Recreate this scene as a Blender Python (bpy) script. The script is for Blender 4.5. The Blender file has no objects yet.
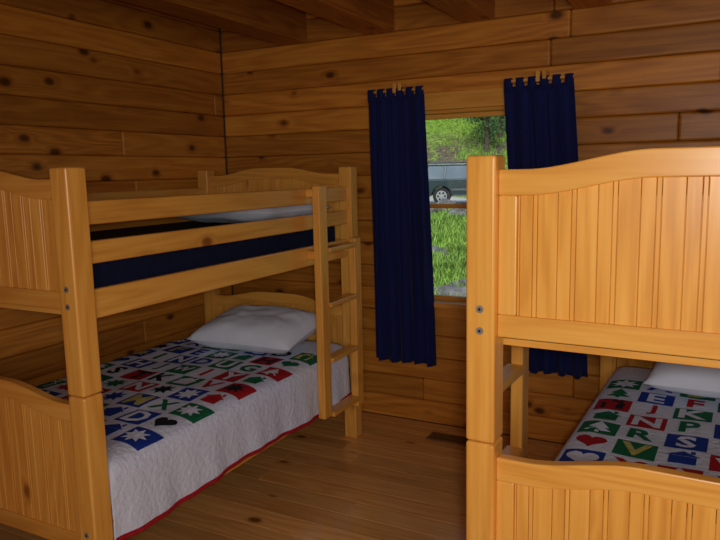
import bpy, math, random
from mathutils import Vector, Matrix, noise
random.seed(7)
scene = bpy.context.scene
scene.view_settings.view_transform = 'Standard'
scene.view_settings.look = 'None'
scene.view_settings.exposure = 0.0

# ------------------------------------------------------------------ materials
def new_mat(name):
    m = bpy.data.materials.new(name); m.use_nodes = True
    nt = m.node_tree
    return m, nt, nt.nodes['Principled BSDF']

def N(nt, t, **kw):
    n = nt.nodes.new(t)
    for k, v in kw.items(): setattr(n, k, v)
    return n

def math_n(nt, op, a, b=None, c=None):
    n = N(nt, 'ShaderNodeMath', operation=op)
    for i, v in enumerate([a, b, c]):
        if v is None: continue
        if isinstance(v, (int, float)): n.inputs[i].default_value = v
        else: nt.links.new(v, n.inputs[i])
    return n.outputs[0]

def maprange(nt, v, a, b, c, d, smooth=False):
    n = N(nt, 'ShaderNodeMapRange')
    if smooth: n.interpolation_type = 'SMOOTHSTEP'
    nt.links.new(v, n.inputs[0])
    for i, x in enumerate([a, b, c, d]): n.inputs[i+1].default_value = x
    return n.outputs[0]

def ramp(nt, fac, stops):
    r = N(nt, 'ShaderNodeValToRGB')
    e = r.color_ramp.elements
    while len(e) < len(stops): e.new(0.5)
    for el, (p, c) in zip(e, stops):
        el.position = p; el.color = (*c, 1)
    nt.links.new(fac, r.inputs[0])
    return r.outputs[0]

def mix_rgb(nt, fac, a, b, mode='MIX'):
    n = N(nt, 'ShaderNodeMix', data_type='RGBA', blend_type=mode)
    if isinstance(fac, (int, float)): n.inputs[0].default_value = fac
    else: nt.links.new(fac, n.inputs[0])
    for i, v in ((6, a), (7, b)):
        if isinstance(v, tuple): n.inputs[i].default_value = (*v, 1)
        else: nt.links.new(v, n.inputs[i])
    return n.outputs[2]

def wood(name, axis, dark, mid, light, knotc, rough=0.4, knots=0.4, var=0.35, spec=0.4, bump=0.15, ringw=0.14):
    m, nt, b = new_mat(name)
    tc = N(nt, 'ShaderNodeTexCoord')
    at = N(nt, 'ShaderNodeAttribute', attribute_name='rnd')
    r = at.outputs['Fac']
    comb = N(nt, 'ShaderNodeCombineXYZ')
    for i, k in enumerate((37.0, 53.0, 71.0)):
        nt.links.new(math_n(nt, 'MULTIPLY', r, k), comb.inputs[i])
    add = N(nt, 'ShaderNodeVectorMath', operation='ADD')
    nt.links.new(tc.outputs['Object'], add.inputs[0]); nt.links.new(comb.outputs[0], add.inputs[1])
    def mp(s_along):
        mpn = N(nt, 'ShaderNodeMapping')
        s = [1, 1, 1]; s[axis] = s_along
        mpn.inputs['Scale'].default_value = s
        nt.links.new(add.outputs[0], mpn.inputs[0])
        return mpn.outputs[0]
    v1 = mp(0.10); v2 = mp(0.04); v3 = mp(0.62)
    vor = N(nt, 'ShaderNodeTexVoronoi'); vor.inputs['Scale'].default_value = 5.6
    nt.links.new(v3, vor.inputs['Vector'])
    dist = vor.outputs['Distance']
    sep = N(nt, 'ShaderNodeSeparateColor'); nt.links.new(vor.outputs['Color'], sep.inputs[0])
    sel = math_n(nt, 'LESS_THAN', sep.outputs[0], knots)
    n1 = N(nt, 'ShaderNodeTexNoise'); n1.inputs['Scale'].default_value = 5.0
    n1.inputs['Detail'].default_value = 2.0; n1.inputs['Distortion'].default_value = 0.2
    nt.links.new(v1, n1.inputs['Vector'])
    kn = math_n(nt, 'MULTIPLY', maprange(nt, dist, 0.0, 0.32, 3.0, 0.0, True), sel)
    ph = math_n(nt, 'ADD', math_n(nt, 'MULTIPLY', n1.outputs['Fac'], 70.0), math_n(nt, 'MULTIPLY', kn, 2.2))
    ring = math_n(nt, 'MULTIPLY_ADD', math_n(nt, 'SINE', ph), 0.5, 0.5)
    n2 = N(nt, 'ShaderNodeTexNoise'); n2.inputs['Scale'].default_value = 90.0
    n2.inputs['Detail'].default_value = 3.0
    nt.links.new(v2, n2.inputs['Vector'])
    n3 = N(nt, 'ShaderNodeTexNoise'); n3.inputs['Scale'].default_value = 3.0
    nt.links.new(v1, n3.inputs['Vector'])
    f = math_n(nt, 'ADD', math_n(nt, 'MULTIPLY', ring, ringw), math_n(nt, 'MULTIPLY', n2.outputs['Fac'], 0.4))
    f = math_n(nt, 'ADD', f, math_n(nt, 'MULTIPLY', n3.outputs['Fac'], 0.46))
    col = ramp(nt, f, [(0.25, dark), (0.5, mid), (0.75, light)])
    r2 = math_n(nt, 'FRACT', math_n(nt, 'MULTIPLY', r, 7.31))
    gain = math_n(nt, 'MULTIPLY_ADD', r2, var, 1.0 - var * 0.5)
    gc = N(nt, 'ShaderNodeCombineColor')
    for i in range(3): nt.links.new(gain, gc.inputs[i])
    col = mix_rgb(nt, 1.0, col, gc.outputs[0], 'MULTIPLY')
    km = math_n(nt, 'MULTIPLY', maprange(nt, dist, 0.07, 0.17, 1.0, 0.0, True), sel)
    halo = math_n(nt, 'MULTIPLY', maprange(nt, dist, 0.09, 0.28, 0.5, 0.0, True), sel)
    col = mix_rgb(nt, halo, col, dark)
    col = mix_rgb(nt, math_n(nt, 'MULTIPLY', km, 0.88), col, knotc)
    nt.links.new(col, b.inputs['Base Color'])
    b.inputs['Roughness'].default_value = rough
    b.inputs['Specular IOR Level'].default_value = spec
    bp = N(nt, 'ShaderNodeBump'); bp.inputs['Strength'].default_value = bump; bp.inputs['Distance'].default_value = 0.002
    nt.links.new(f, bp.inputs['Height']); nt.links.new(bp.outputs[0], b.inputs['Normal'])
    return m

def wood3(name, *a, **k):
    return [wood(name + '_' + 'xyz'[i], i, *a, **k) for i in range(3)]

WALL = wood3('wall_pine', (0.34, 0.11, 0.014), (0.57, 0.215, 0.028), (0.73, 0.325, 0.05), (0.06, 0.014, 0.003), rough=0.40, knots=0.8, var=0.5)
BED = wood3('honey_pine', (0.58, 0.235, 0.034), (0.77, 0.36, 0.062), (0.87, 0.47, 0.10), (0.25, 0.07, 0.015), rough=0.32, knots=0.16, var=0.18, spec=0.5, bump=0.06)
FLR = wood3('floor_pine', (0.54, 0.23, 0.06), (0.74, 0.37, 0.11), (0.83, 0.47, 0.16), (0.14, 0.04, 0.01), rough=0.18, knots=0.6, var=0.35, spec=0.7, bump=0.04)
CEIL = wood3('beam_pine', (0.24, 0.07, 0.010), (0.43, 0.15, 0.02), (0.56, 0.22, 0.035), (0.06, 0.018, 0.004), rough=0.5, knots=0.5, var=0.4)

def plain(name, col, rough=0.6, metal=0.0, spec=0.5, noise_scale=None, amt=0.2, bump=0.0, sheen=0.0):
    m, nt, b = new_mat(name)
    b.inputs['Roughness'].default_value = rough
    b.inputs['Metallic'].default_value = metal
    b.inputs['Specular IOR Level'].default_value = spec
    b.inputs['Sheen Weight'].default_value = sheen
    tc = N(nt, 'ShaderNodeTexCoord')
    n = N(nt, 'ShaderNodeTexNoise'); n.inputs['Scale'].default_value = noise_scale or 20
    n.inputs['Detail'].default_value = 4
    nt.links.new(tc.outputs['Object'], n.inputs['Vector'])
    lo = tuple(max(0, c*(1-amt)) for c in col); hi = tuple(min(1, c*(1+amt)) for c in col)
    nt.links.new(ramp(nt, n.outputs['Fac'], [(0.3, lo), (0.7, hi)]), b.inputs['Base Color'])
    if bump:
        bp = N(nt, 'ShaderNodeBump'); bp.inputs['Strength'].default_value = bump; bp.inputs['Distance'].default_value = 0.01
        nt.links.new(n.outputs['Fac'], bp.inputs['Height']); nt.links.new(bp.outputs[0], b.inputs['Normal'])
    return m

M_navy = plain('navy_cotton', (0.008, 0.014, 0.095), 0.85, noise_scale=60, amt=0.15, spec=0.2, sheen=0.05)
M_navyd = plain('navy_mattress', (0.006, 0.009, 0.035), 0.9, noise_scale=40, spec=0.2)
M_white = plain('white_cotton', (0.78, 0.84, 0.98), 0.9, noise_scale=9, amt=0.03, bump=0.3, spec=0.2)
M_quilt = plain('quilt_white', (0.74, 0.80, 0.96), 0.9, noise_scale=45, amt=0.04, bump=0.7, spec=0.2)
M_qred = plain('quilt_red', (0.42, 0.012, 0.02), 0.9, noise_scale=50, amt=0.15, spec=0.2)
M_qblue = plain('quilt_blue', (0.012, 0.045, 0.32), 0.9, noise_scale=50, amt=0.15, spec=0.2)
M_qgreen = plain('quilt_green', (0.01, 0.15, 0.065), 0.9, noise_scale=50, amt=0.15, spec=0.2)
M_qyel = plain('quilt_yellow', (0.55, 0.50, 0.14), 0.9, noise_scale=50, amt=0.15, spec=0.2)
M_qblk = plain('quilt_black', (0.01, 0.012, 0.02), 0.9, noise_scale=50, amt=0.15, spec=0.2)
M_steel = plain('bolt_steel', (0.30, 0.27, 0.23), 0.45, 0.3, noise_scale=30)
M_bronze = plain('register_bronze', (0.24, 0.13, 0.05), 0.45, 0.4, noise_scale=30)
M_hole = plain('dark_cavity', (0.006, 0.004, 0.003), 0.9, noise_scale=30)
M_sheath = plain('sheathing', (0.10, 0.06, 0.03), 0.9, noise_scale=30)

# ------------------------------------------------------------------ mesh builder
class MB:
    def __init__(s): s.v = []; s.f = []; s.m = []; s.r = []; s.mats = []; s.sm = []
    def mi(s, mat):
        if mat not in s.mats: s.mats.append(mat)
        return s.mats.index(mat)
    def add(s, vs, fs, mat, rnd=None, smooth=False):
        if rnd is None: rnd = random.random()
        o = len(s.v); s.v += [tuple(v) for v in vs]; s.r += [rnd]*len(vs)
        i = s.mi(mat)
        for f in fs:
            s.f.append([o+k for k in f]); s.m.append(i); s.sm.append(smooth)
    def box(s, x0, x1, y0, y1, z0, z1, mat, rnd=None, axis=None):
        if isinstance(mat, list):
            d = [x1-x0, y1-y0, z1-z0]
            mat = mat[axis if axis is not None else d.index(max(d))]
        vs = [(x, y, z) for x in (x0, x1) for y in (y0, y1) for z in (z0, z1)]
        fs = [(0,1,3,2),(4,6,7,5),(0,4,5,1),(2,3,7,6),(0,2,6,4),(1,5,7,3)]
        s.add(vs, fs, mat, rnd)
    def band(s, xs, zb, zt, y0, y1, mat, rnd=None):
        n = len(xs); vs = []
        for i in range(n):
            vs += [(xs[i], y0, zb[i]), (xs[i], y0, zt[i]), (xs[i], y1, zt[i]), (xs[i], y1, zb[i])]
        fs = [(3,2,1,0)]
        for i in range(n-1):
            a = i*4; c = a+4
            for k in range(4):
                k2 = (k+1) % 4
                fs.append((a+k, a+k2, c+k2, c+k))
        e = (n-1)*4; fs.append((e, e+1, e+2, e+3))
        s.add(vs, fs, mat, rnd)
    def cyl(s, c, r, h, axis, mat, n=20, r2=None, smooth=True, rnd=None):
        r2 = r if r2 is None else r2
        vs = []
        for k in range(n):
            a = 2*math.pi*k/n
            for t, rr in ((-h/2, r), (h/2, r2)):
                p = [math.cos(a)*rr, math.sin(a)*rr, t]
                if axis == 0: p = [p[2], p[0], p[1]]
                elif axis == 1: p = [p[1], p[2], p[0]]
                vs.append((c[0]+p[0], c[1]+p[1], c[2]+p[2]))
        fs = [(2*k, 2*((k+1) % n), 2*((k+1) % n)+1, 2*k+1) for k in range(n)]
        s.add(vs, fs, mat, rnd, smooth)
        s.add(vs, [tuple(2*k for k in range(n))[::-1], tuple(2*k+1 for k in range(n))], mat, rnd, False)
    def build(s, name, parent=None, loc=(0,0,0), rotz=0, bevel=0, seg=2, normals=True):
        me = bpy.data.meshes.new(name)
        me.from_pydata(s.v, [], s.f); 
        for m in s.mats: me.materials.append(m)
        me.polygons.foreach_set('material_index', s.m)
        me.polygons.foreach_set('use_smooth', s.sm)
        a = me.attributes.new('rnd', 'FLOAT', 'POINT'); a.data.foreach_set('value', s.r)
        me.update()
        if normals:
            import bmesh
            bm = bmesh.new(); bm.from_mesh(me); bmesh.ops.recalc_face_normals(bm, faces=bm.faces); bm.to_mesh(me); bm.free()
        ob = bpy.data.objects.new(name, me); scene.collection.objects.link(ob)
        ob.location = loc; ob.rotation_euler = (0, 0, rotz)
        if parent: ob.parent = parent
        if bevel:
            b = ob.modifiers.new('bevel', 'BEVEL'); b.width = bevel; b.segments = seg; b.limit_method = 'ANGLE'; b.angle_limit = math.radians(40)
        return ob

def empty(name, loc, rotz=0):
    e = bpy.data.objects.new(name, None); scene.collection.objects.link(e)
    e.location = loc; e.rotation_euler = (0, 0, rotz); e.empty_display_size = 0.2
    return e

# ------------------------------------------------------------------ room shell
XL, XR, YB, YF = -3.14, 3.0, 3.95, -2.2
ZC = 2.68
WIN = (-1.70, -0.90, 0.80, 1.99)

def sub_rect(r, h):
    a0, a1, b0, b1 = r; h0, h1, g0, g1 = h
    if a1 <= h0 or a0 >= h1 or b1 <= g0 or b0 >= g1: return [r]
    out = []
    if a0 < h0: out.append((a0, h0, b0, b1)); a0 = h0
    if a1 > h1: out.append((h1, a1, b0, b1)); a1 = h1
    if b0 < g0: out.append((a0, a1, b0, g0))
    if b1 > g1: out.append((a0, a1, g1, b1))
    return out

def board_rects(a0, a1, z0, z1, h, hole=None):
    out = []; z = z0
    while z < z1 - 0.01:
        zt = min(z+h, z1)
        a = a0 - random.uniform(0, 1.5)
        while a < a1:
            L = random.uniform(2.2, 4.2); b = a + L
            r = (max(a, a0), min(b, a1), z, zt)
            if r[1]-r[0] > 0.02:
                rnd = random.random()
                for q in (sub_rect(r, hole) if hole else [r]): out.append((q, rnd))
            a = b
        z = zt
    return out

g = 0.0004
mb = MB()
for (a0, a1, b0, b1), rn in board_rects(XL, XR, 0, ZC, 0.146, WIN):
    mb.box(a0+g, a1-g, YB, YB+0.03, b0+g, b1-g, WALL, rn, 0)
for q in sub_rect((XL-0.15, XR+0.15, -0.1, ZC+0.1), WIN):
    mb.box(q[0], q[1], YB+0.03, YB+0.15, q[2], q[3], M_sheath)
mb.build('wall_back', bevel=0.013, seg=4)

mb = MB()
for (a0, a1, b0, b1), rn in board_rects(YF, YB, 0, ZC, 0.146):
    mb.box(XL-0.03, XL, a0+g, a1-g, b0+g, b1-g, WALL, rn, 1)
mb.box(XL-0.15, XL-0.03, YF-0.15, YB+0.03, -0.1, ZC+0.1, M_sheath)
mb.build('wall_left', bevel=0.013, seg=4)
mb = MB()
for (a0, a1, b0, b1), rn in board_rects(YF, YB, 0, ZC, 0.146):
    mb.box(XR, XR+0.03, a0+g, a1-g, b0+g, b1-g, WALL, rn, 1)
mb.box(XR+0.03, XR+0.15, YF-0.15, YB+0.03, -0.1, ZC+0.1, M_sheath)
mb.build('wall_right', bevel=0.013)
mb = MB()
for (a0, a1, b0, b1), rn in board_rects(XL, XR, 0, ZC, 0.146):
    mb.box(a0+g, a1-g, YF-0.03, YF, b0+g, b1-g, WALL, rn, 0)
mb.box(XL-0.15, XR+0.15, YF-0.15, YF-0.03, -0.1, ZC+0.1, M_sheath)
mb.build('wall_front', bevel=0.013)

mb = MB()
y = YF
while y < YB:
    y1 = min(y+0.135, YB); a = XL - random.uniform(0, 2)
    while a < XR:
        b = a + random.uniform(1.4, 3.0)
        if min(b, XR)-max(a, XL) > 0.02:
            mb.box(max(a, XL)+g, min(b, XR)-g, y+g, y1-g, -0.02, 0.0, FLR, None, 0)
        a = b
    y = y1
mb.box(XL-0.1, XR+0.1, YF-0.1, YB+0.05, -0.1, -0.02, M_sheath)
mb.build('floor', bevel=0.0018)

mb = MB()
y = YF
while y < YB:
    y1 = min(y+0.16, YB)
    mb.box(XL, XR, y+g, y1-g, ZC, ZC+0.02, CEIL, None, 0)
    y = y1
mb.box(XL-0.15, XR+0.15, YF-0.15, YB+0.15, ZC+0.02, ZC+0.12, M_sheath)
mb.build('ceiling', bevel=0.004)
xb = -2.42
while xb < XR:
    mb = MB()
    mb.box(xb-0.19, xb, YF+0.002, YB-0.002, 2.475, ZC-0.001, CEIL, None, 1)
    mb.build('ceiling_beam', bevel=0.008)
    xb += 0.63

# ------------------------------------------------------------------ window
win = empty('window_1', ((WIN[0]+WIN[1])/2, YB, 0.8))
def W(mb, name, bevel=0.003):
    ob = mb.build(name, bevel=bevel); ob.parent = win
    ob.matrix_parent_inverse = Matrix.Translation(-Vector(win.location))
    return ob
x0, x1, z0, z1 = WIN
mb = MB()
mb.box(x0-0.09, x0, YB-0.022, YB-0.001, z0-0.02, z1, WALL)
mb.box(x1, x1+0.09, YB-0.022, YB-0.001, z0-0.02, z1, WALL)
mb.box(x0-0.11, x1+0.11, YB-0.026, YB-0.001, z1, z1+0.10, BED)
mb.box(x0-0.12, x1+0.12, YB-0.05, YB+0.06, z0-0.02, z0+0.01, BED)
mb.box(x0-0.09, x1+0.09, YB-0.02, YB-0.001, z0-0.09, z0-0.021, WALL)
W(mb, 'casing')
mb = MB()
mb.box(x0, x0+0.02, YB-0.001, YB+0.14, z0+0.01, z1, BED)
mb.box(x1-0.02, x1, YB-0.001, YB+0.14, z0+0.01, z1, BED)
mb.box(x0+0.02, x1-0.02, YB-0.001, YB+0.14, z1-0.02, z1, BED)
W(mb, 'jamb')
zm = 1.405
for nm, ya, za, zb_ in (('sash_lower', YB+0.05, z0+0.01, zm+0.015), ('sash_upper', YB+0.085, zm-0.015, z1-0.02)):
    mb = MB()
    xa, xb2 = x0+0.02, x1-0.02
    mb.box(xa, xa+0.035, ya, ya+0.03, za, zb_, BED)
    mb.box(xb2-0.035, xb2, ya, ya+0.03, za, zb_, BED)
    mb.box(xa+0.035, xb2-0.035, ya, ya+0.03, za, za+0.028, BED)
    mb.box(xa+0.035, xb2-0.035, ya, ya+0.03, zb_-0.028, zb_, BED)
    W(mb, nm)
mgl, nt, b = new_mat('window_glass')
nt.nodes.remove(b)
tr = N(nt, 'ShaderNodeBsdfTransparent'); gl = N(nt, 'ShaderNodeBsdfGlossy'); gl.inputs['Roughness'].default_value = 0.02
mx = N(nt, 'ShaderNodeMixShader'); mx.inputs[0].default_value = 0.03
nt.links.new(tr.outputs[0], mx.inputs[1]); nt.links.new(gl.outputs[0], mx.inputs[2])
nt.links.new(mx.outputs[0], nt.nodes['Material Output'].inputs['Surface'])
mb = MB()
mb.box(x0+0.05, x1-0.05, YB+0.063, YB+0.067, z0+0.03, zm-0.01, mgl)
mb.box(x0+0.05, x1-0.05, YB+0.098, YB+0.102, zm+0.01, z1-0.04, mgl)
W(mb, 'glass_panes', 0)

# ------------------------------------------------------------------ curtains
def curtain(name, xa0, xa1, xb0, xb1, zt, zb, seed, folds=5):
    """xa: top edges, xb: bottom edges"""
    rs = random.Random(seed); ph = rs.uniform(0, 6)
    e = empty(name, ((xa0+xa1)/2, YB-0.075, zb))
    mb = MB(); nu, nv = 90, 50; vs = []
    for j in range(nv+1):
        v = j/nv
        for i in range(nu+1):
            u = i/nu
            l = xa0+(xb0-xa0)*v; r = xa1+(xb1-xa1)*v
            x = l+(r-l)*u + 0.006*math.sin(u*folds*12.566+v*2)
            uu = u + 0.03*math.sin(v*3.0+ph)
            amp = 0.012+0.016*v
            y = YB-0.075 + amp*math.sin(uu*folds*6.283+ph) + 0.4*amp*math.sin(uu*folds*11+1.7*ph+v*2.0)
            z = zt+(zb-zt)*v + 0.004*math.sin(u*9+ph)*v
            vs.append((x, y, z))
    fs = [(j*(nu+1)+i, j*(nu+1)+i+1, (j+1)*(nu+1)+i+1, (j+1)*(nu+1)+i) for j in range(nv) for i in range(nu)]
    mb.add(vs, fs, M_navy, smooth=True)
    ob = mb.build('drape', normals=False); s = ob.modifiers.new('s', 'SOLIDIFY'); s.thickness = 0.003; s.offset = 0
    ob.parent = e; ob.matrix_parent_inverse = Matrix.Translation(-Vector(e.location))
    mb = MB(); nt_ = 6
    for k in range(nt_):
        xc = xa0+0.025+(xa1-xa0-0.05)*k/(nt_-1)
        w = 0.021
        pts = []
        zr = 2.115; yr = YB-0.075
        for q in range(13):
            a = math.pi*q/12
            pts.append((yr-0.014*math.cos(a), zr+0.014*math.sin(a)))
        pts = [(yr-0.012, zt-0.03)] + pts + [(yr+0.012, zt-0.03)]
        vv = []
        for (yy, zz) in pts: vv += [(xc-w, yy, zz), (xc+w, yy, zz)]
        mb.add(vv, [(2*q, 2*q+1, 2*q+3, 2*q+2) for q in range(len(pts)-1)], M_navy, smooth=True)
    ob = mb.build('tabs', normals=False); s = ob.modifiers.new('s', 'SOLIDIFY'); s.thickness = 0.003; s.offset = 1
    ob.parent = e; ob.matrix_parent_inverse = Matrix.Translation(-Vector(e.location))
    mb = MB()
    mb.cyl(((xa0+xa1)/2, YB-0.075, 2.115), 0.009, xa1-xa0-0.004, 0, BED[0])
    xc = xa0+(xa1-xa0)*0.5
    for off in (0.0, 0.035):
        mb.box(xc+off-0.011, xc+off+0.011, YB-0.092, YB-0.002, 2.10+off*0.3, 2.158, BED, None, 2)
    mb.build('curtain_rod', bevel=0.002)
curtain('curtain', -1.945, -1.575, -1.935, -1.515, 2.085, 0.41, 3)
curtain('curtain', -1.085, -0.70, -1.00, -0.595, 2.085, 0.445, 9)

# ------------------------------------------------------------------ bunk beds
HW, HL = 0.535, 0.985          # post centres
def arch(u, base, amp):
    a = abs(u)                    # 0 centre .. 1 inner post
    t = min(1, max(0, (0.85-a)/0.62)); s = t*t*(3-2*t)
    return base+amp*s

def bunk_bed(loc, rotz, lad_shift=0.0):
    e = empty('bunk_bed', loc, rotz)
    mb = MB()
    ZT, ZJ = 1.66, 0.872
    pw, pd = 0.041, 0.042
    for sx in (-1, 1):
        for sy in (-1, 1):
            cx, cy = sx*HW, sy*HL
            rr = random.random()
            mb.box(cx-pw, cx+pw, cy-pd, cy+pd, 0, ZJ-0.0015, BED, rr)
            mb.box(cx-pw, cx+pw, cy-pd, cy+pd, ZJ+0.0015, ZT, BED, rr)
            mb.cyl((cx, cy, ZJ), 0.02, 0.02, 2, M_hole)
    mb.build('posts', e, bevel=0.008, seg=3)
    # end panels
    xi = HW-pw
    for k, sy in enumerate((-1, 1)):
        for nm, base, amp, zb, rail in (('upper', 1.622, 0.042, 1.172, 0.068), ('lower', 0.828, 0.045, 0.27, 0.068)):
            mb = MB(); cy = sy*HL; n = 48
            xs = [-xi+2*xi*i/n for i in range(n+1)]
            zt = [arch(x/xi, base, amp) for x in xs]
            mb.band(xs, [z-rail for z in zt], zt, cy-0.018, cy+0.018, BED[0])
            mb.box(-xi, xi, cy-0.018, cy+0.018, zb, zb+0.062, BED, None, 0)
            st = 0.05
            for s in (-1, 1):
                mb.box(min(s*xi, s*(xi-st)), max(s*xi, s*(xi-st)), cy-0.0178, cy+0.0178, zb+0.062, base-rail+0.0005, BED, None, 2)
            mb.build(nm+'_end_frame', e, bevel=0.004)
            mb = MB(); x = -(xi-st)
            pat = [0.052, 0.012, 0.034]; q = 0
            while x < xi-st-0.002:
                w = pat[q % 3]; q += 1
                xe = min(x+w, xi-st)
                if xe-x > 0.004:
                    g2 = 0.0014
                    mb.band([x+g2/2, xe-g2/2], [zb+0.06]*2, [arch(x/xi, base, amp)-rail+0.01, arch(xe/xi, base, amp)-rail+0.01], cy-0.009, cy+0.009, BED[2], random.choice([.40,.403,.406,.409]))
                x = xe
            mb.box(-(xi-st), xi-st, cy-0.003, cy+0.003, zb+0.06, base-rail, BED, None, 2)
            mb.build(nm+'_end_panel', e, bevel=0.0014, seg=1)
    # side rails
    mb = MB(); yi = HL-pd
    for s in (-1, 1):
        cx = s*HW
        for za, zb in ((0.27, 0.40), (1.13, 1.235), (1.325, 1.405), (1.462, 1.545)):
            xo = 0.013
            mb.box(cx-xo, cx+xo, -yi, yi, za, zb, BED, None, 1)
    mb.build('side_rails', e, bevel=0.006, seg=2)
    mb = MB()
    for zz in (0.36, 1.15):
        y = -0.88
        while y < 0.9:
            mb.box(-HW+0.015, HW-0.015, y-0.04, y+0.04, zz-0.02, zz, BED, None, 0); y += 0.16
    mb.build('slats', e, bevel=0.002)
    # mattresses
    for nm, zz, zt in (('lower_mattress', 0.361, 0.575), ('upper_mattress', 1.151, 1.345)):
        mb = MB(); mb.box(-0.49, 0.49, -0.93, 0.93, zz, zt, M_navyd)
        mb.build(nm, e, bevel=0.045, seg=5)
    # bolts
    mb = MB()
    for sx in (-1, 1):
        for sy in (-1, 1):
            for zz in (1.19, 1.25, 0.31, 0.36):
                mb.cyl((sx*HW, sy*(HL+pd), zz), 0.0105, 0.006, 1, M_steel, 16)
                mb.cyl((sx*HW, sy*(HL+pd+0.003), zz), 0.004, 0.003, 1, M_hole, 8)
    mb.build('bolts', e)
    # ladder on +x side, far end
    mb = MB(); xa, xb = 0.595, 0.640
    y1a, y1b = 0.475+lad_shift, 0.555+lad_shift; y2a, y2b = 0.86+lad_shift, 0.935+lad_shift
    mb.box(xa, xb, y1a, y1b, 0.29, 1.56, BED, None, 2)
    mb.box(xa, xb, y2a, y2b, 0.24, 1.25, BED, None, 2)
    for zz in (0.28, 0.59, 0.90, 1.20):
        mb.box(xa-0.01, xb+0.012, y1b, y2a, zz+0.0, zz+0.028, BED, None, 1)
    for zz in (1.17, 1.50):      # hook blocks joining ladder and rails
        mb.box(0.5485, xa, y1a+0.01, y1b-0.01, zz, zz+0.045, BED, None, 0)
    mb.box(0.5485, xa, y2a+0.01, y2b-0.01, 1.17, 1.215, BED, None, 0)
    mb.build('ladder', e, bevel=0.006)
    return e
LB = (-2.465, 2.57, 0); RB = (0.032, 2.741, 0); RR = -0.0436
bunk_bed(LB, 0); bunk_bed(RB, math.pi+RR, -0.14)

# ------------------------------------------------------------------ pillows
def pillow(loc, w, d, h, rotz=0, tilt=0, seed=0):
    mb = MB(); n = 36
    def pt(u, v, s):
        t = max(0, (1-abs(u)**3.2)*(1-abs(v)**3.2))**0.5
        x = w/2*u*(1-0.05*(1-v*v)); y = d/2*v*(1-0.05*(1-u*u))
        nz = noise.noise(Vector((u*1.7+seed, v*1.7, 3.1*s)))*0.018 + noise.noise(Vector((u*5+seed, v*4, 2)))*0.007
        z = s*(h/2)*t*(1.0 if s > 0 else 0.8) + nz*t
        return (x, y, z)
    for s in (1, -1):
        vs = [pt(-1+2*i/n, -1+2*j/n, s) for j in range(n+1) for i in range(n+1)]
        fs = [(j*(n+1)+i, j*(n+1)+i+1, (j+1)*(n+1)+i+1, (j+1)*(n+1)+i) for j in range(n) for i in range(n)]
        if s < 0: fs = [f[::-1] for f in fs]
        mb.add(vs, fs, M_white, 0.5, True)
    ob = mb.build('pillow', normals=False, loc=loc, rotz=rotz)
    ob.rotation_euler = (tilt, 0, rotz)
    return ob
pillow((LB[0]+0.09, LB[1]+0.65, 0.71), 0.70, 0.48, 0.22, 0.03, 0.16, 1)
pillow((LB[0]+0.07, LB[1]+0.60, 1.425), 0.82, 0.58, 0.17, -0.02, 0.0, 4)
pillow((RB[0]+0.12, RB[1]+0.60, 0.71), 0.76, 0.50, 0.20, RR, 0.12, 8)
pillow((RB[0]+0.03, RB[1]+0.64, 1.41), 0.76, 0.46, 0.14, RR, 0.0, 12)

# ------------------------------------------------------------------ quilts
GLYPH = {}
def glyph(ch):
    if ch in GLYPH: return GLYPH[ch]
    cu = bpy.data.curves.new('t', 'FONT'); cu.body = ch; cu.offset = 0.034; cu.resolution_u = 2
    ob = bpy.data.objects.new('t', cu); scene.collection.objects.link(ob)
    dg = bpy.context.evaluated_depsgraph_get(); dg.update()
    me = ob.evaluated_get(dg).to_mesh()
    vs = [v.co.copy() for v in me.vertices]; fs = [tuple(p.vertices) for p in me.polygons]
    ob.evaluated_get(dg).to_mesh_clear()
    bpy.data.objects.remove(ob); bpy.data.curves.remove(cu)
    xs = [v.x for v in vs]; ys = [v.y for v in vs]
    cx, cy = (min(xs)+max(xs))/2, (min(ys)+max(ys))/2; s = 1/max(max(xs)-min(xs), max(ys)-min(ys))
    GLYPH[ch] = ([((v.x-cx)*s, (v.y-cy)*s) for v in vs], fs)
    return GLYPH[ch]
def star():
    pts = [(0, 0)]
    for k in range(16):
        r = 0.5 if k % 2 == 0 else 0.27
        a = k*math.pi/8; pts.append((r*math.cos(a), r*math.sin(a)))
    return pts, [(0, 1+k, 1+(k+1) % 16) for k in range(16)]
def tree_m():
    p = [(-.06,-.5),(.06,-.5),(.06,-.3),(-.06,-.3),(-.4,-.3),(.4,-.3),(0,.1),(-.3,-.02),(.3,-.02),(0,.5)]
    return p, [(0,1,2,3),(4,5,6),(7,8,9)]
def house_m():
    p = [(-.35,-.4),(.35,-.4),(.35,.1),(-.35,.1),(-.45,.1),(.45,.1),(0,.45),(.18,.3),(.3,.3),(.3,.5),(.18,.5)]
    return p, [(0,1,2,3),(4,5,6),(7,8,9,10)]
def heart_m():
    pts = [(0, 0)]
    for k in range(20):
        t = 2*math.pi*k/20
        pts.append((0.028*16*math.sin(t)**3, 0.03*(13*math.cos(t)-5*math.cos(2*t)-2*math.cos(3*t)-math.cos(4*t))))
    return pts, [(0, 1+k, 1+(k+1) % 20) for k in range(20)]

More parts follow.
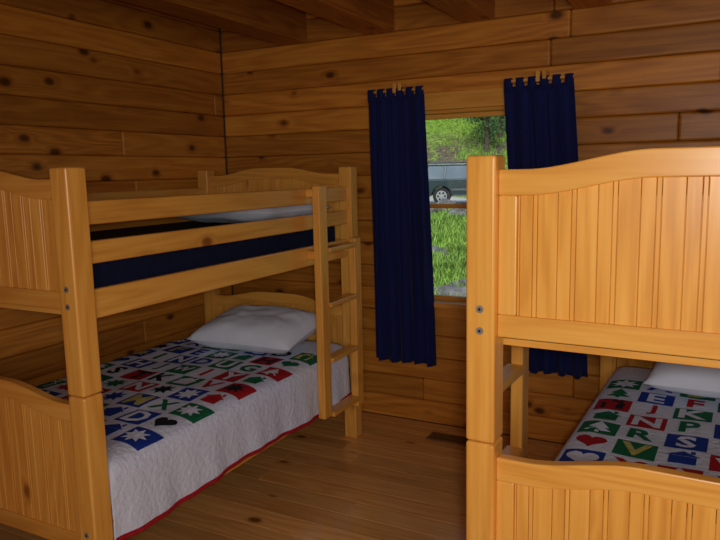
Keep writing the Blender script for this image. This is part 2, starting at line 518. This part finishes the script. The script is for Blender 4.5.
def quilt(loc, seed, letters, rows=9, rotz=0, tucked=False, cols=7, P=0.165, xoff=0.0):
    K = 0.885 if tucked else 1.0
    rs = random.Random(seed)
    def wr(x, y):
        return 0.010*noise.noise(Vector((x*3+seed, y*3, 0))) + 0.004*noise.noise(Vector((x*9+seed, y*9, 4)))
    def top(x, y):
        edge = max(0, abs(x)/K-0.44)/0.10
        return 0.604 - 0.02*edge*edge + wr(x, y)
    prof = []
    side = [(0.582, 0.30), (0.583, 0.312), (0.582, 0.34), (0.579, 0.38), (0.576, 0.42), (0.572, 0.46), (0.569, 0.50), (0.565, 0.535), (0.557, 0.563), (0.545, 0.578)]
    if tucked: side = [(0.573, 0.42), (0.572, 0.46), (0.569, 0.50), (0.565, 0.535), (0.557, 0.563), (0.545, 0.578)]
    side = [(x*K, z) for x, z in side]
    for x, z in side: prof.append((-x, z))
    nt_ = 40
    for i in range(nt_+1): prof.append((K*(-0.53+1.06*i/nt_), None))
    for x, z in reversed(side): prof.append((x, z))
    def drop_pt(x, z, y):
        k = (0.58-z)/0.28
        amp = 0.0 if tucked else 0.007*k
        dx = amp*math.sin(y*17+seed)+0.6*amp*math.sin(y*41+2*seed) - amp
        return x+dx, z + 0.012*k*math.sin(y*5+seed), k
    ya, yb = -0.925, 0.90
    ys = [ya-0.008, ya-0.004] + [ya+(yb-ya)*j/60 for j in range(61)]
    zdrop = [0.13, 0.04, 0.008] + [0]*60
    mb = MB(); vs = []
    for j, y in enumerate(ys):
        for (x, z) in prof:
            if z is None:
                vs.append((x, y, top(x, y)-zdrop[j]))
            else:
                xx, zz, k = drop_pt(abs(x), z, y)
                vs.append((math.copysign(xx, x), y, zz-zdrop[j]*(1-k)))
    n = len(prof)
    white, red = [], []
    for j in range(len(ys)-1):
        for i in range(n-1):
            f = (j*n+i, j*n+i+1, (j+1)*n+i+1, (j+1)*n+i)
            (red if (i == 0 or i == n-2) else white).append(f)
    mb.add(vs, white+red, M_quilt, 0.5, True)
    ri = mb.mi(M_qred)
    for q in range(len(white), len(white)+len(red)): mb.m[q] = ri
    ob = mb.build('quilt', normals=True, loc=loc, rotz=rotz)
    s = ob.modifiers.new('s', 'SOLIDIFY'); s.thickness = 0.008; s.offset = -1
    # patches, laid along the cloth (they fold over the mattress edge)
    S = P*0.91
    def surf(sx, y, off):
        a = abs(sx); e0 = 0.53*K
        if a <= e0:
            return (sx, y, top(sx, y)+off)
        rem = a-e0; px, pz = e0, top(math.copysign(e0, sx), y)
        for (qx, qz) in reversed(side):
            qx, qz, _ = drop_pt(qx, qz, y)
            L = math.hypot(qx-px, qz-pz)
            nx_, nz_ = (pz-qz)/max(L, 1e-6), (qx-px)/max(L, 1e-6)
            if rem <= L:
                t = rem/L
                return (math.copysign(px+(qx-px)*t+nx_*off, sx), y, pz+(qz-pz)*t+nz_*off)
            rem -= L; px, pz = qx, qz
        return (math.copysign(px+off, sx), y, pz-rem)
    mb = MB()
    def put(cx, cy, sc, shape, mat, off):
        pts, fs = shape
        mb.add([surf(cx+sc*a, cy+sc*b_, off) for (a, b_) in pts], fs, mat, 0.5)
    G = 10
    grid = ([(-.5+i/G, -.5+j/G) for j in range(G+1) for i in range(G+1)], [(j*(G+1)+i, j*(G+1)+i+1, (j+1)*(G+1)+i+1, (j+1)*(G+1)+i) for j in range(G) for i in range(G)])
    li = 0
    shapes = [star(), tree_m(), house_m(), heart_m()]
    cyc = [M_qblue, M_qgreen, M_qred]
    for r in range(rows):
        for c_ in range(cols):
            cx = (c_-(cols-1)/2)*P + xoff; cy = 0.56 - r*P
            if cy < -0.845: continue
            edge = c_ in (0, cols-1) or r >= rows-1 or rs.random() < 0.2
            bg = cyc[(r+2*c_+rs.choice([0, 0, 1])) % 3]
            fold = abs(cx)+S/2 > 0.53*K
            if (r+c_) % 2 == 0:
                put(cx, cy, S, grid, bg, 0.0022)
                fg = M_quilt if rs.random() < 0.72 else (M_qyel if bg is not M_qred else M_qblk)
            else:
                fg = bg if rs.random() < 0.88 else M_qblk
            if edge:
                sh = rs.choice([shapes[0], shapes[0], shapes[0], shapes[1], shapes[2], shapes[3]])
                if fold:   # keep the motif on the flat part of the block
                    flat = 0.525*K-(abs(cx)-S/2)
                    put(math.copysign(abs(cx)-S/2+flat/2, cx), cy, min(S*0.85, flat*0.95), sh, fg, 0.0046)
                else:
                    put(cx, cy, S*0.90, sh, fg, 0.0046)
            else:
                put(cx, cy, S*0.80, glyph(letters[li % len(letters)]), fg, 0.0046); li += 1
    pob = mb.build('patchwork', normals=False); pob.parent = ob
    for sgn in (-1, 1):
        mb = MB(); ring = 8; vv = []; m = len(ys)
        for j in range(m):
            base = vs[j*n + (0 if sgn < 0 else n-1)]
            for k in range(ring):
                a = 2*math.pi*k/ring
                vv.append((base[0]+0.0065*math.cos(a), base[1], base[2]+0.009*math.sin(a)))
        mb.add(vv, [(j*ring+k, j*ring+(k+1) % ring, (j+1)*ring+(k+1) % ring, (j+1)*ring+k) for j in range(m-1) for k in range(ring)], M_qred, 0.5, True)
        bo = mb.build('red_binding'); bo.parent = ob
quilt(LB, 2, 'XABCDFEHINDUGHJWIYSTKVLNM', cols=7, P=0.158)
quilt(RB, 5, 'ABCEFGHJKLMNPQRSTUVWXYZ', rotz=RR, tucked=True, cols=6, P=0.156)

# ------------------------------------------------------------------ floor register
mb = MB(); rx, ry = -1.37, 3.74; rw = 0.125; rd = 0.05
mb.box(rx-rw+0.01, rx+rw-0.01, ry-rd, ry+rd, 0.0005, 0.003, M_hole)
mb.box(rx-rw, rx+rw, ry-rd-0.01, ry-rd+0.004, 0.0005, 0.008, M_bronze)
mb.box(rx-rw, rx+rw, ry+rd-0.004, ry+rd+0.01, 0.0005, 0.008, M_bronze)
mb.box(rx-rw, rx-rw+0.014, ry-rd, ry+rd, 0.0005, 0.008, M_bronze)
mb.box(rx+rw-0.014, rx+rw, ry-rd, ry+rd, 0.0005, 0.008, M_bronze)
for k in range(14):
    xx = rx-rw+0.022+k*(2*rw-0.044)/13
    mb.box(xx-0.0045, xx+0.0045, ry-rd, ry+rd, 0.003, 0.007, M_bronze)
mb.box(rx-rw+0.01, rx+rw-0.01, ry-0.004, ry+0.004, 0.003, 0.0075, M_bronze)
mb.build('floor_register')

# ------------------------------------------------------------------ outside
KEYS = [(4.1, -0.55), (8, -0.55), (12, -0.6), (17, -0.45), (22, -0.1), (26.5, 0.2), (33.5, 0.25), (36.5, 2.2), (40, 3.9), (50, 7.5), (80, 22)]
def gz(x, y):
    d = y - 0.25*(x+10)
    if d <= KEYS[0][0]: z = KEYS[0][1]
    else:
        z = KEYS[-1][1]
        for (a, za), (b, zb) in zip(KEYS, KEYS[1:]):
            if a <= d <= b:
                t = (d-a)/(b-a); z = za+(zb-za)*t; break
    road = 1 if 26 < d < 33.8 else 0
    nz = noise.noise(Vector((x*0.35, y*0.35, 0)))*0.25 + noise.noise(Vector((x*1.5, y*1.5, 5)))*0.06
    return z + nz*(0.1 if road else (1 if d > 34 else 0.6))
mg, nt, b = new_mat('hillside_ground')
tc = N(nt, 'ShaderNodeTexCoord'); sp = N(nt, 'ShaderNodeSeparateXYZ'); nt.links.new(tc.outputs['Object'], sp.inputs[0])
n1 = N(nt, 'ShaderNodeTexNoise'); n1.inputs['Scale'].default_value = 0.8; n1.inputs['Detail'].default_value = 6
nt.links.new(tc.outputs['Object'], n1.inputs['Vector'])
n2 = N(nt, 'ShaderNodeTexNoise'); n2.inputs['Scale'].default_value = 7; n2.inputs['Detail'].default_value = 6
nt.links.new(tc.outputs['Object'], n2.inputs['Vector'])
grass = ramp(nt, n2.outputs['Fac'], [(0.3, (0.05, 0.11, 0.015)), (0.5, (0.17, 0.30, 0.03)), (0.72, (0.38, 0.50, 0.08))])
dirt = ramp(nt, n2.outputs['Fac'], [(0.3, (0.05, 0.045, 0.025)), (0.7, (0.22, 0.19, 0.12))])
grav = ramp(nt, n2.outputs['Fac'], [(0.3, (0.42, 0.40, 0.37)), (0.7, (0.66, 0.64, 0.60))])
d = math_n(nt, 'ADD', math_n(nt, 'SUBTRACT', sp.outputs[1], math_n(nt, 'MULTIPLY', math_n(nt, 'ADD', sp.outputs[0], 10.0), 0.25)), math_n(nt, 'MULTIPLY_ADD', n1.outputs['Fac'], 2.0, -1.0))
bank = math_n(nt, 'MULTIPLY', maprange(nt, d, 33.5, 34.5, 0, 1, True), maprange(nt, d, 38.0, 40.5, 1, 0, True))
bank = math_n(nt, 'MULTIPLY', bank, maprange(nt, n1.outputs['Fac'], 0.38, 0.5, 0.35, 1, True))
road = math_n(nt, 'MULTIPLY', maprange(nt, d, 26.3, 27.0, 0, 1, True), maprange(nt, d, 33.0, 33.8, 1, 0, True))
c = mix_rgb(nt, bank, grass, dirt); c = mix_rgb(nt, road, c, grav)
nt.links.new(c, b.inputs['Base Color']); b.inputs['Roughness'].default_value = 0.95; b.inputs['Specular IOR Level'].default_value = 0.1
mb = MB(); nx, ny = 160, 200; vs = []
for j in range(ny+1):
    for i in range(nx+1):
        x = -50+80*i/nx; y = 4.15+66*(j/ny)**1.1
        vs.append((x, y, gz(x, y)))
mb.add(vs, [(j*(nx+1)+i, j*(nx+1)+i+1, (j+1)*(nx+1)+i+1, (j+1)*(nx+1)+i) for j in range(ny) for i in range(nx)], mg, 0.5, True)
mb.build('hillside', normals=False)

# grass tufts
M_gr = plain('grass_blades', (0.22, 0.38, 0.05), 0.8, noise_scale=1.5, amt=0.5)
mb = MB(); rs = random.Random(4); vs = []; fs = []
def tuft(x, y, h, nb=7):
    z = gz(x, y)-0.02
    for _ in range(nb):
        a = rs.uniform(0, 6.28); ox, oy = rs.uniform(-.12, .12), rs.uniform(-.12, .12); w = 0.018
        l = rs.uniform(0.5, 1)*h; lx, ly = math.cos(a)*l*0.5, math.sin(a)*l*0.5
        o = len(vs); px, py = -math.sin(a)*w, math.cos(a)*w
        vs.extend([(x+ox-px, y+oy-py, z), (x+ox+px, y+oy+py, z), (x+ox+lx*.4+px*.7, y+oy+ly*.4+py*.7, z+l*.6), (x+ox+lx*.4-px*.7, y+oy+ly*.4-py*.7, z+l*.6), (x+ox+lx, y+oy+ly, z+l)])
        fs.extend([(o, o+1, o+2, o+3), (o+3, o+2, o+4)])
for _ in range(6500):
    y = rs.uniform(7.5, 25.5); x = -0.36*y + rs.uniform(-0.16, 0.16)*y
    if y-0.25*(x+10) > 25.5: continue
    tuft(x, y, rs.uniform(0.12, 0.35))
for _ in range(2500):
    y = rs.uniform(36, 50); x = -0.36*y + rs.uniform(-0.13, 0.13)*y
    if noise.noise(Vector((x*.3, y*.3, 9))) < -0.05 and y < 41: continue
    tuft(x, y, rs.uniform(0.2, 0.5), 5)
mb.add(vs, fs, M_gr, 0.5); mb.build('grass', normals=False)

# rocks
M_rock = plain('rock', (0.17, 0.165, 0.15), 0.9, noise_scale=4, amt=0.5, bump=0.5)
import bmesh
def rock(x, y, s, seed):
    bm = bmesh.new(); bmesh.ops.create_icosphere(bm, subdivisions=4, radius=s)
    for v in bm.verts:
        p = v.co.normalized()
        k = 1+0.35*noise.noise(p*1.5+Vector((seed, 0, 0)))+0.12*noise.noise(p*5+Vector((seed, 3, 0)))
        v.co = Vector((p.x*1.25, p.y, p.z*0.7))*s*k
    me = bpy.data.meshes.new('rock'); bm.to_mesh(me); bm.free(); me.materials.append(M_rock)
    ob = bpy.data.objects.new('rock', me); scene.collection.objects.link(ob); ob.location = (x, y, gz(x, y)+s*0.1); ob.rotation_euler[2] = seed
for q, (r_, y, s) in enumerate([(-0.358, 10.2, 0.38), (-0.335, 11.8, 0.3), (-0.39, 16.5, 0.3), (-0.35, 23.5, 0.4), (-0.385, 24.3, 0.4), (-0.37, 25.6, 0.4)]):
    rock(r_*y, y, s, q*1.7)

# trees
M_bark = plain('bark', (0.10, 0.07, 0.05), 0.95, noise_scale=8, amt=0.4, bump=0.5)
M_leaf = plain('leaves', (0.05, 0.11, 0.03), 0.8, noise_scale=2, amt=0.6)
def tree(x, y, H, seed, R=1.6, leaves=2600):
    rs = random.Random(seed); z0 = gz(x, y)-0.1; e = empty('tree', (x, y, z0))
    mb = MB(); segs = 7
    for k in range(segs):
        za, zb = H*0.95*k/segs, H*0.95*(k+1)/segs
        ra, rb = 0.16*(1-k/segs*0.85), 0.16*(1-(k+1)/segs*0.85)
        mb.cyl((0.05*math.sin(k), 0, (za+zb)/2), ra, zb-za+0.02, 2, M_bark, 12, rb)
    ctr = []
    for k in range(16):
        a = rs.uniform(0, 6.28); hz = rs.uniform(0.3, 1.0)*H; rr = R*(1.15-hz/H)*rs.uniform(.6, 1.1)
        tip = Vector((math.cos(a)*rr, math.sin(a)*rr, hz)); base = Vector((0, 0, hz-0.35))
        d = tip-base; up = Vector((0, 0, 1)).cross(d).normalized()*0.03; up2 = d.cross(up).normalized()*0.03
        vv = [base+up, base+up2, base-up, base-up2, tip+up*.3, tip+up2*.3, tip-up*.3, tip-up2*.3]
        mb.add(vv, [(0,1,5,4),(1,2,6,5),(2,3,7,6),(3,0,4,7)], M_bark)
        ctr.append(tip); ctr.append(base.lerp(tip, 0.55))
    t = mb.build('trunk_and_branches', e)
    mb = MB(); vs = []; fs = []
    for _ in range(leaves):
        c_ = rs.choice(ctr); p = c_+Vector((rs.gauss(0, .32), rs.gauss(0, .32), rs.gauss(0, .26)))
        a = Vector((rs.uniform(-1, 1), rs.uniform(-1, 1), rs.uniform(-1, 1))).normalized()*0.08
        b_ = a.orthogonal().normalized()*0.05; o = len(vs)
        vs += [p-a, p+b_, p+a, p-b_]; fs.append((o, o+1, o+2, o+3))
    mb.add(vs, fs, M_leaf); mb.build('foliage', e, normals=False)
for q, (r_, y, H) in enumerate([(-0.305, 37.0, 4.2), (-0.285, 39, 5), (-0.345, 45, 4), (-0.24, 41, 5), (-0.38, 48, 4), (-0.32, 47, 5)]):
    tree(r_*y, y, H, q+3)

# ------------------------------------------------------------------ SUV
M_paint = plain('suv_paint', (0.030, 0.055, 0.06), 0.25, 0.2, noise_scale=3, amt=0.05)
M_glass = plain('suv_glass', (0.14, 0.18, 0.20), 0.08, 0.0, spec=1.0, noise_scale=1, amt=0.3)
M_tyre = plain('tyre', (0.015, 0.015, 0.015), 0.8, noise_scale=20)
M_rim = plain('rim', (0.45, 0.46, 0.47), 0.35, 0.8, noise_scale=10)
M_trim = plain('suv_trim', (0.10, 0.11, 0.11), 0.6, noise_scale=10)
M_lamp = plain('tail_lamp', (0.35, 0.02, 0.02), 0.3, noise_scale=10)
def suv(loc, rot):
    e = empty('suv_car', loc, rot)
    HWd = 0.90
    def arc(cx, r=0.42, n=9):
        return [(cx+r*math.cos(math.pi*(1-k/(n-1))), 0.37+r*math.sin(math.pi*(1-k/(n-1)))) for k in range(n)]
    low = [(-2.28, 0.42)] + arc(-1.38) + arc(1.38) + [(2.25, 0.42), (2.32, 0.62), (2.28, 0.88), (2.15, 1.0), (1.0, 1.10), (-2.24, 1.10), (-2.33, 0.70)]
    mb = MB(); n = len(low)
    vs = [(x, -HWd, z) for x, z in low] + [(x, HWd, z) for x, z in low]
    fs = [tuple(range(n)), tuple(range(2*n-1, n-1, -1))] + [(i, (i+1) % n, n+(i+1) % n, n+i) for i in range(n)]
    mb.add(vs, fs, M_paint, 0.5)
    mb.build('body', e, bevel=0.05, seg=3)
    gh = [(-2.22, 1.10), (0.98, 1.10), (0.28, 1.66), (-2.02, 1.68)]
    def yin(z): return 0.86-(z-1.10)*0.28
    mb = MB()
    vs = [(x, -yin(z), z) for x, z in gh]+[(x, yin(z), z) for x, z in gh]
    mb.add(vs, [(0,1,2,3), (7,6,5,4), (0,4,5,1), (1,5,6,2), (2,6,7,3), (3,7,4,0)], M_glass, 0.5)
    mb.build('windows', e)
    mb = MB()
    mb.box(-2.06, 0.32, -0.72, 0.72, 1.65, 1.735, M_paint)
    for s in (-1, 1):
        for xa, xb, xc, xd in ((-2.24, -2.10, -1.92, -2.04), (-1.32, -1.20, -1.16, -1.26), (-0.28, -0.18, -0.18, -0.26), (0.90, 1.0, 0.32, 0.20)):
            y1, y2 = s*(yin(1.09)+0.01), s*(yin(1.68)+0.01); y3, y4 = s*(yin(1.09)-0.06), s*(yin(1.68)-0.06)
            vs = [(xa, y1, 1.09), (xb, y1, 1.09), (xc, y2, 1.68), (xd, y2, 1.68), (xa, y3, 1.09), (xb, y3, 1.09), (xc, y4, 1.68), (xd, y4, 1.68)]
            mb.add(vs, [(0,1,2,3),(7,6,5,4),(0,4,5,1),(1,5,6,2),(2,6,7,3),(3,7,4,0)], M_paint, 0.5)
    mb.build('roof_and_pillars', e, bevel=0.02)
    mb = MB()
    for s in (-1, 1):
        mb.cyl((-0.9, s*0.62, 1.80), 0.022, 1.9, 0, M_trim)
        for xx in (-1.75, -0.9, -0.05): mb.box(xx-0.05, xx+0.05, s*0.62-0.02, s*0.62+0.02, 1.73, 1.80, M_trim)
        mb.box(-0.95, 0.93, s*0.9-0.012, s*0.9+0.012, 0.60, 0.68, M_trim)
        mb.box(-0.9, 0.9, s*0.86-0.08, s*0.86+0.08, 0.36, 0.42, M_trim)
        for xx in (-0.35, 0.75): mb.box(xx-0.3, xx-0.15, s*0.91-0.015, s*0.91+0.015, 0.97, 1.0, M_trim)
        mb.box(0.78, 0.9, s*0.95-0.1, s*0.95+0.1, 1.10, 1.24, M_trim)
        mb.box(-2.34, -2.2, s*0.8-0.09, s*0.8+0.09, 0.78, 1.04, M_lamp)
        mb.box(2.2, 2.30, s*0.68-0.16, s*0.68+0.16, 0.76, 0.92, M_rim)
    for xx in (-1.4, -0.4): mb.cyl((xx, 0, 1.80), 0.018, 1.24, 1, M_trim)
    mb.box(-2.42, -2.2, -0.88, 0.88, 0.44, 0.66, M_trim); mb.box(2.2, 2.42, -0.88, 0.88, 0.42, 0.64, M_trim)
    mb.build('trim_and_rack', e, bevel=0.012)
    for i, (wx, s) in enumerate([(a, b_) for a in (-1.38, 1.38) for b_ in (-1, 1)]):
        mb = MB()
        mb.cyl((wx, s*0.78, 0.37), 0.37, 0.25, 1, M_tyre, 36)
        mb.cyl((wx, s*0.80, 0.37), 0.235, 0.24, 1, M_rim, 30)
        for k in range(6):
            a = k*math.pi/3
            mb.cyl((wx+0.15*math.cos(a), s*0.92, 0.37+0.15*math.sin(a)), 0.045, 0.012, 1, M_tyre, 14)
        mb.cyl((wx, s*0.925, 0.37), 0.06, 0.02, 1, M_rim, 16)
        mb.build('wheel_%d' % (i+1), e, bevel=0.015)
cx, cy = -9.35, 28.8
suv((cx, cy, gz(cx, cy)-0.01), math.radians(18))

# ------------------------------------------------------------------ camera
dX = Vector((0.887, 0.047, -0.459)); dY = Vector((0.461, -0.135, 0.877))
dY.normalize(); dX = (dX-dY*dX.dot(dY)).normalized(); dn = dY.cross(dX)
right = Vector((dX.x, dY.x, -dn.x)); up = -Vector((dX.y, dY.y, -dn.y)); back = -Vector((dX.z, dY.z, -dn.z))
R = Matrix((right, up, back)).transposed()
cam = bpy.data.cameras.new('camera'); co = bpy.data.objects.new('camera', cam); scene.collection.objects.link(co)
co.matrix_world = Matrix.Translation((0, 0, 1.62)) @ R.to_4x4()
cam.sensor_width = 36; cam.lens = 36*677/720; cam.clip_end = 300; cam.clip_start = 0.02
scene.camera = co

# ------------------------------------------------------------------ lights
w = bpy.data.worlds.new('world'); scene.world = w; w.use_nodes = True
nt = w.node_tree; bg = nt.nodes['Background']
sky = nt.nodes.new('ShaderNodeTexSky'); sky.sky_type = 'NISHITA'; sky.sun_disc = False
sky.sun_elevation = math.radians(48); sky.sun_rotation = math.radians(200)
nt.links.new(sky.outputs[0], bg.inputs[0]); bg.inputs[1].default_value = 0.19
def light(name, typ, loc, target, energy, color, **kw):
    l = bpy.data.lights.new(name, typ); l.energy = energy; l.color = color
    for k, v in kw.items(): setattr(l, k, v)
    o = bpy.data.objects.new(name, l); scene.collection.objects.link(o); o.location = loc
    o.rotation_euler = (Vector(target)-Vector(loc)).to_track_quat('-Z', 'Y').to_euler()
    return o
light('sun', 'SUN', (0, -10, 20), (-8, 12, 0), 2.1, (1.0, 0.95, 0.85), angle=0.05)
light('room_daylight', 'AREA', (1.0, -1.6, 1.75), (-0.3, 3.4, 0.9), 38, (1.0, 0.97, 0.94), size=1.3)
light('camera_flash', 'SPOT', (0.06, -0.04, 1.655), (-1.15, 3.0, 0.8), 62, (1.0, 0.96, 0.90), shadow_soft_size=0.05, spot_size=math.radians(104), spot_blend=1.0)
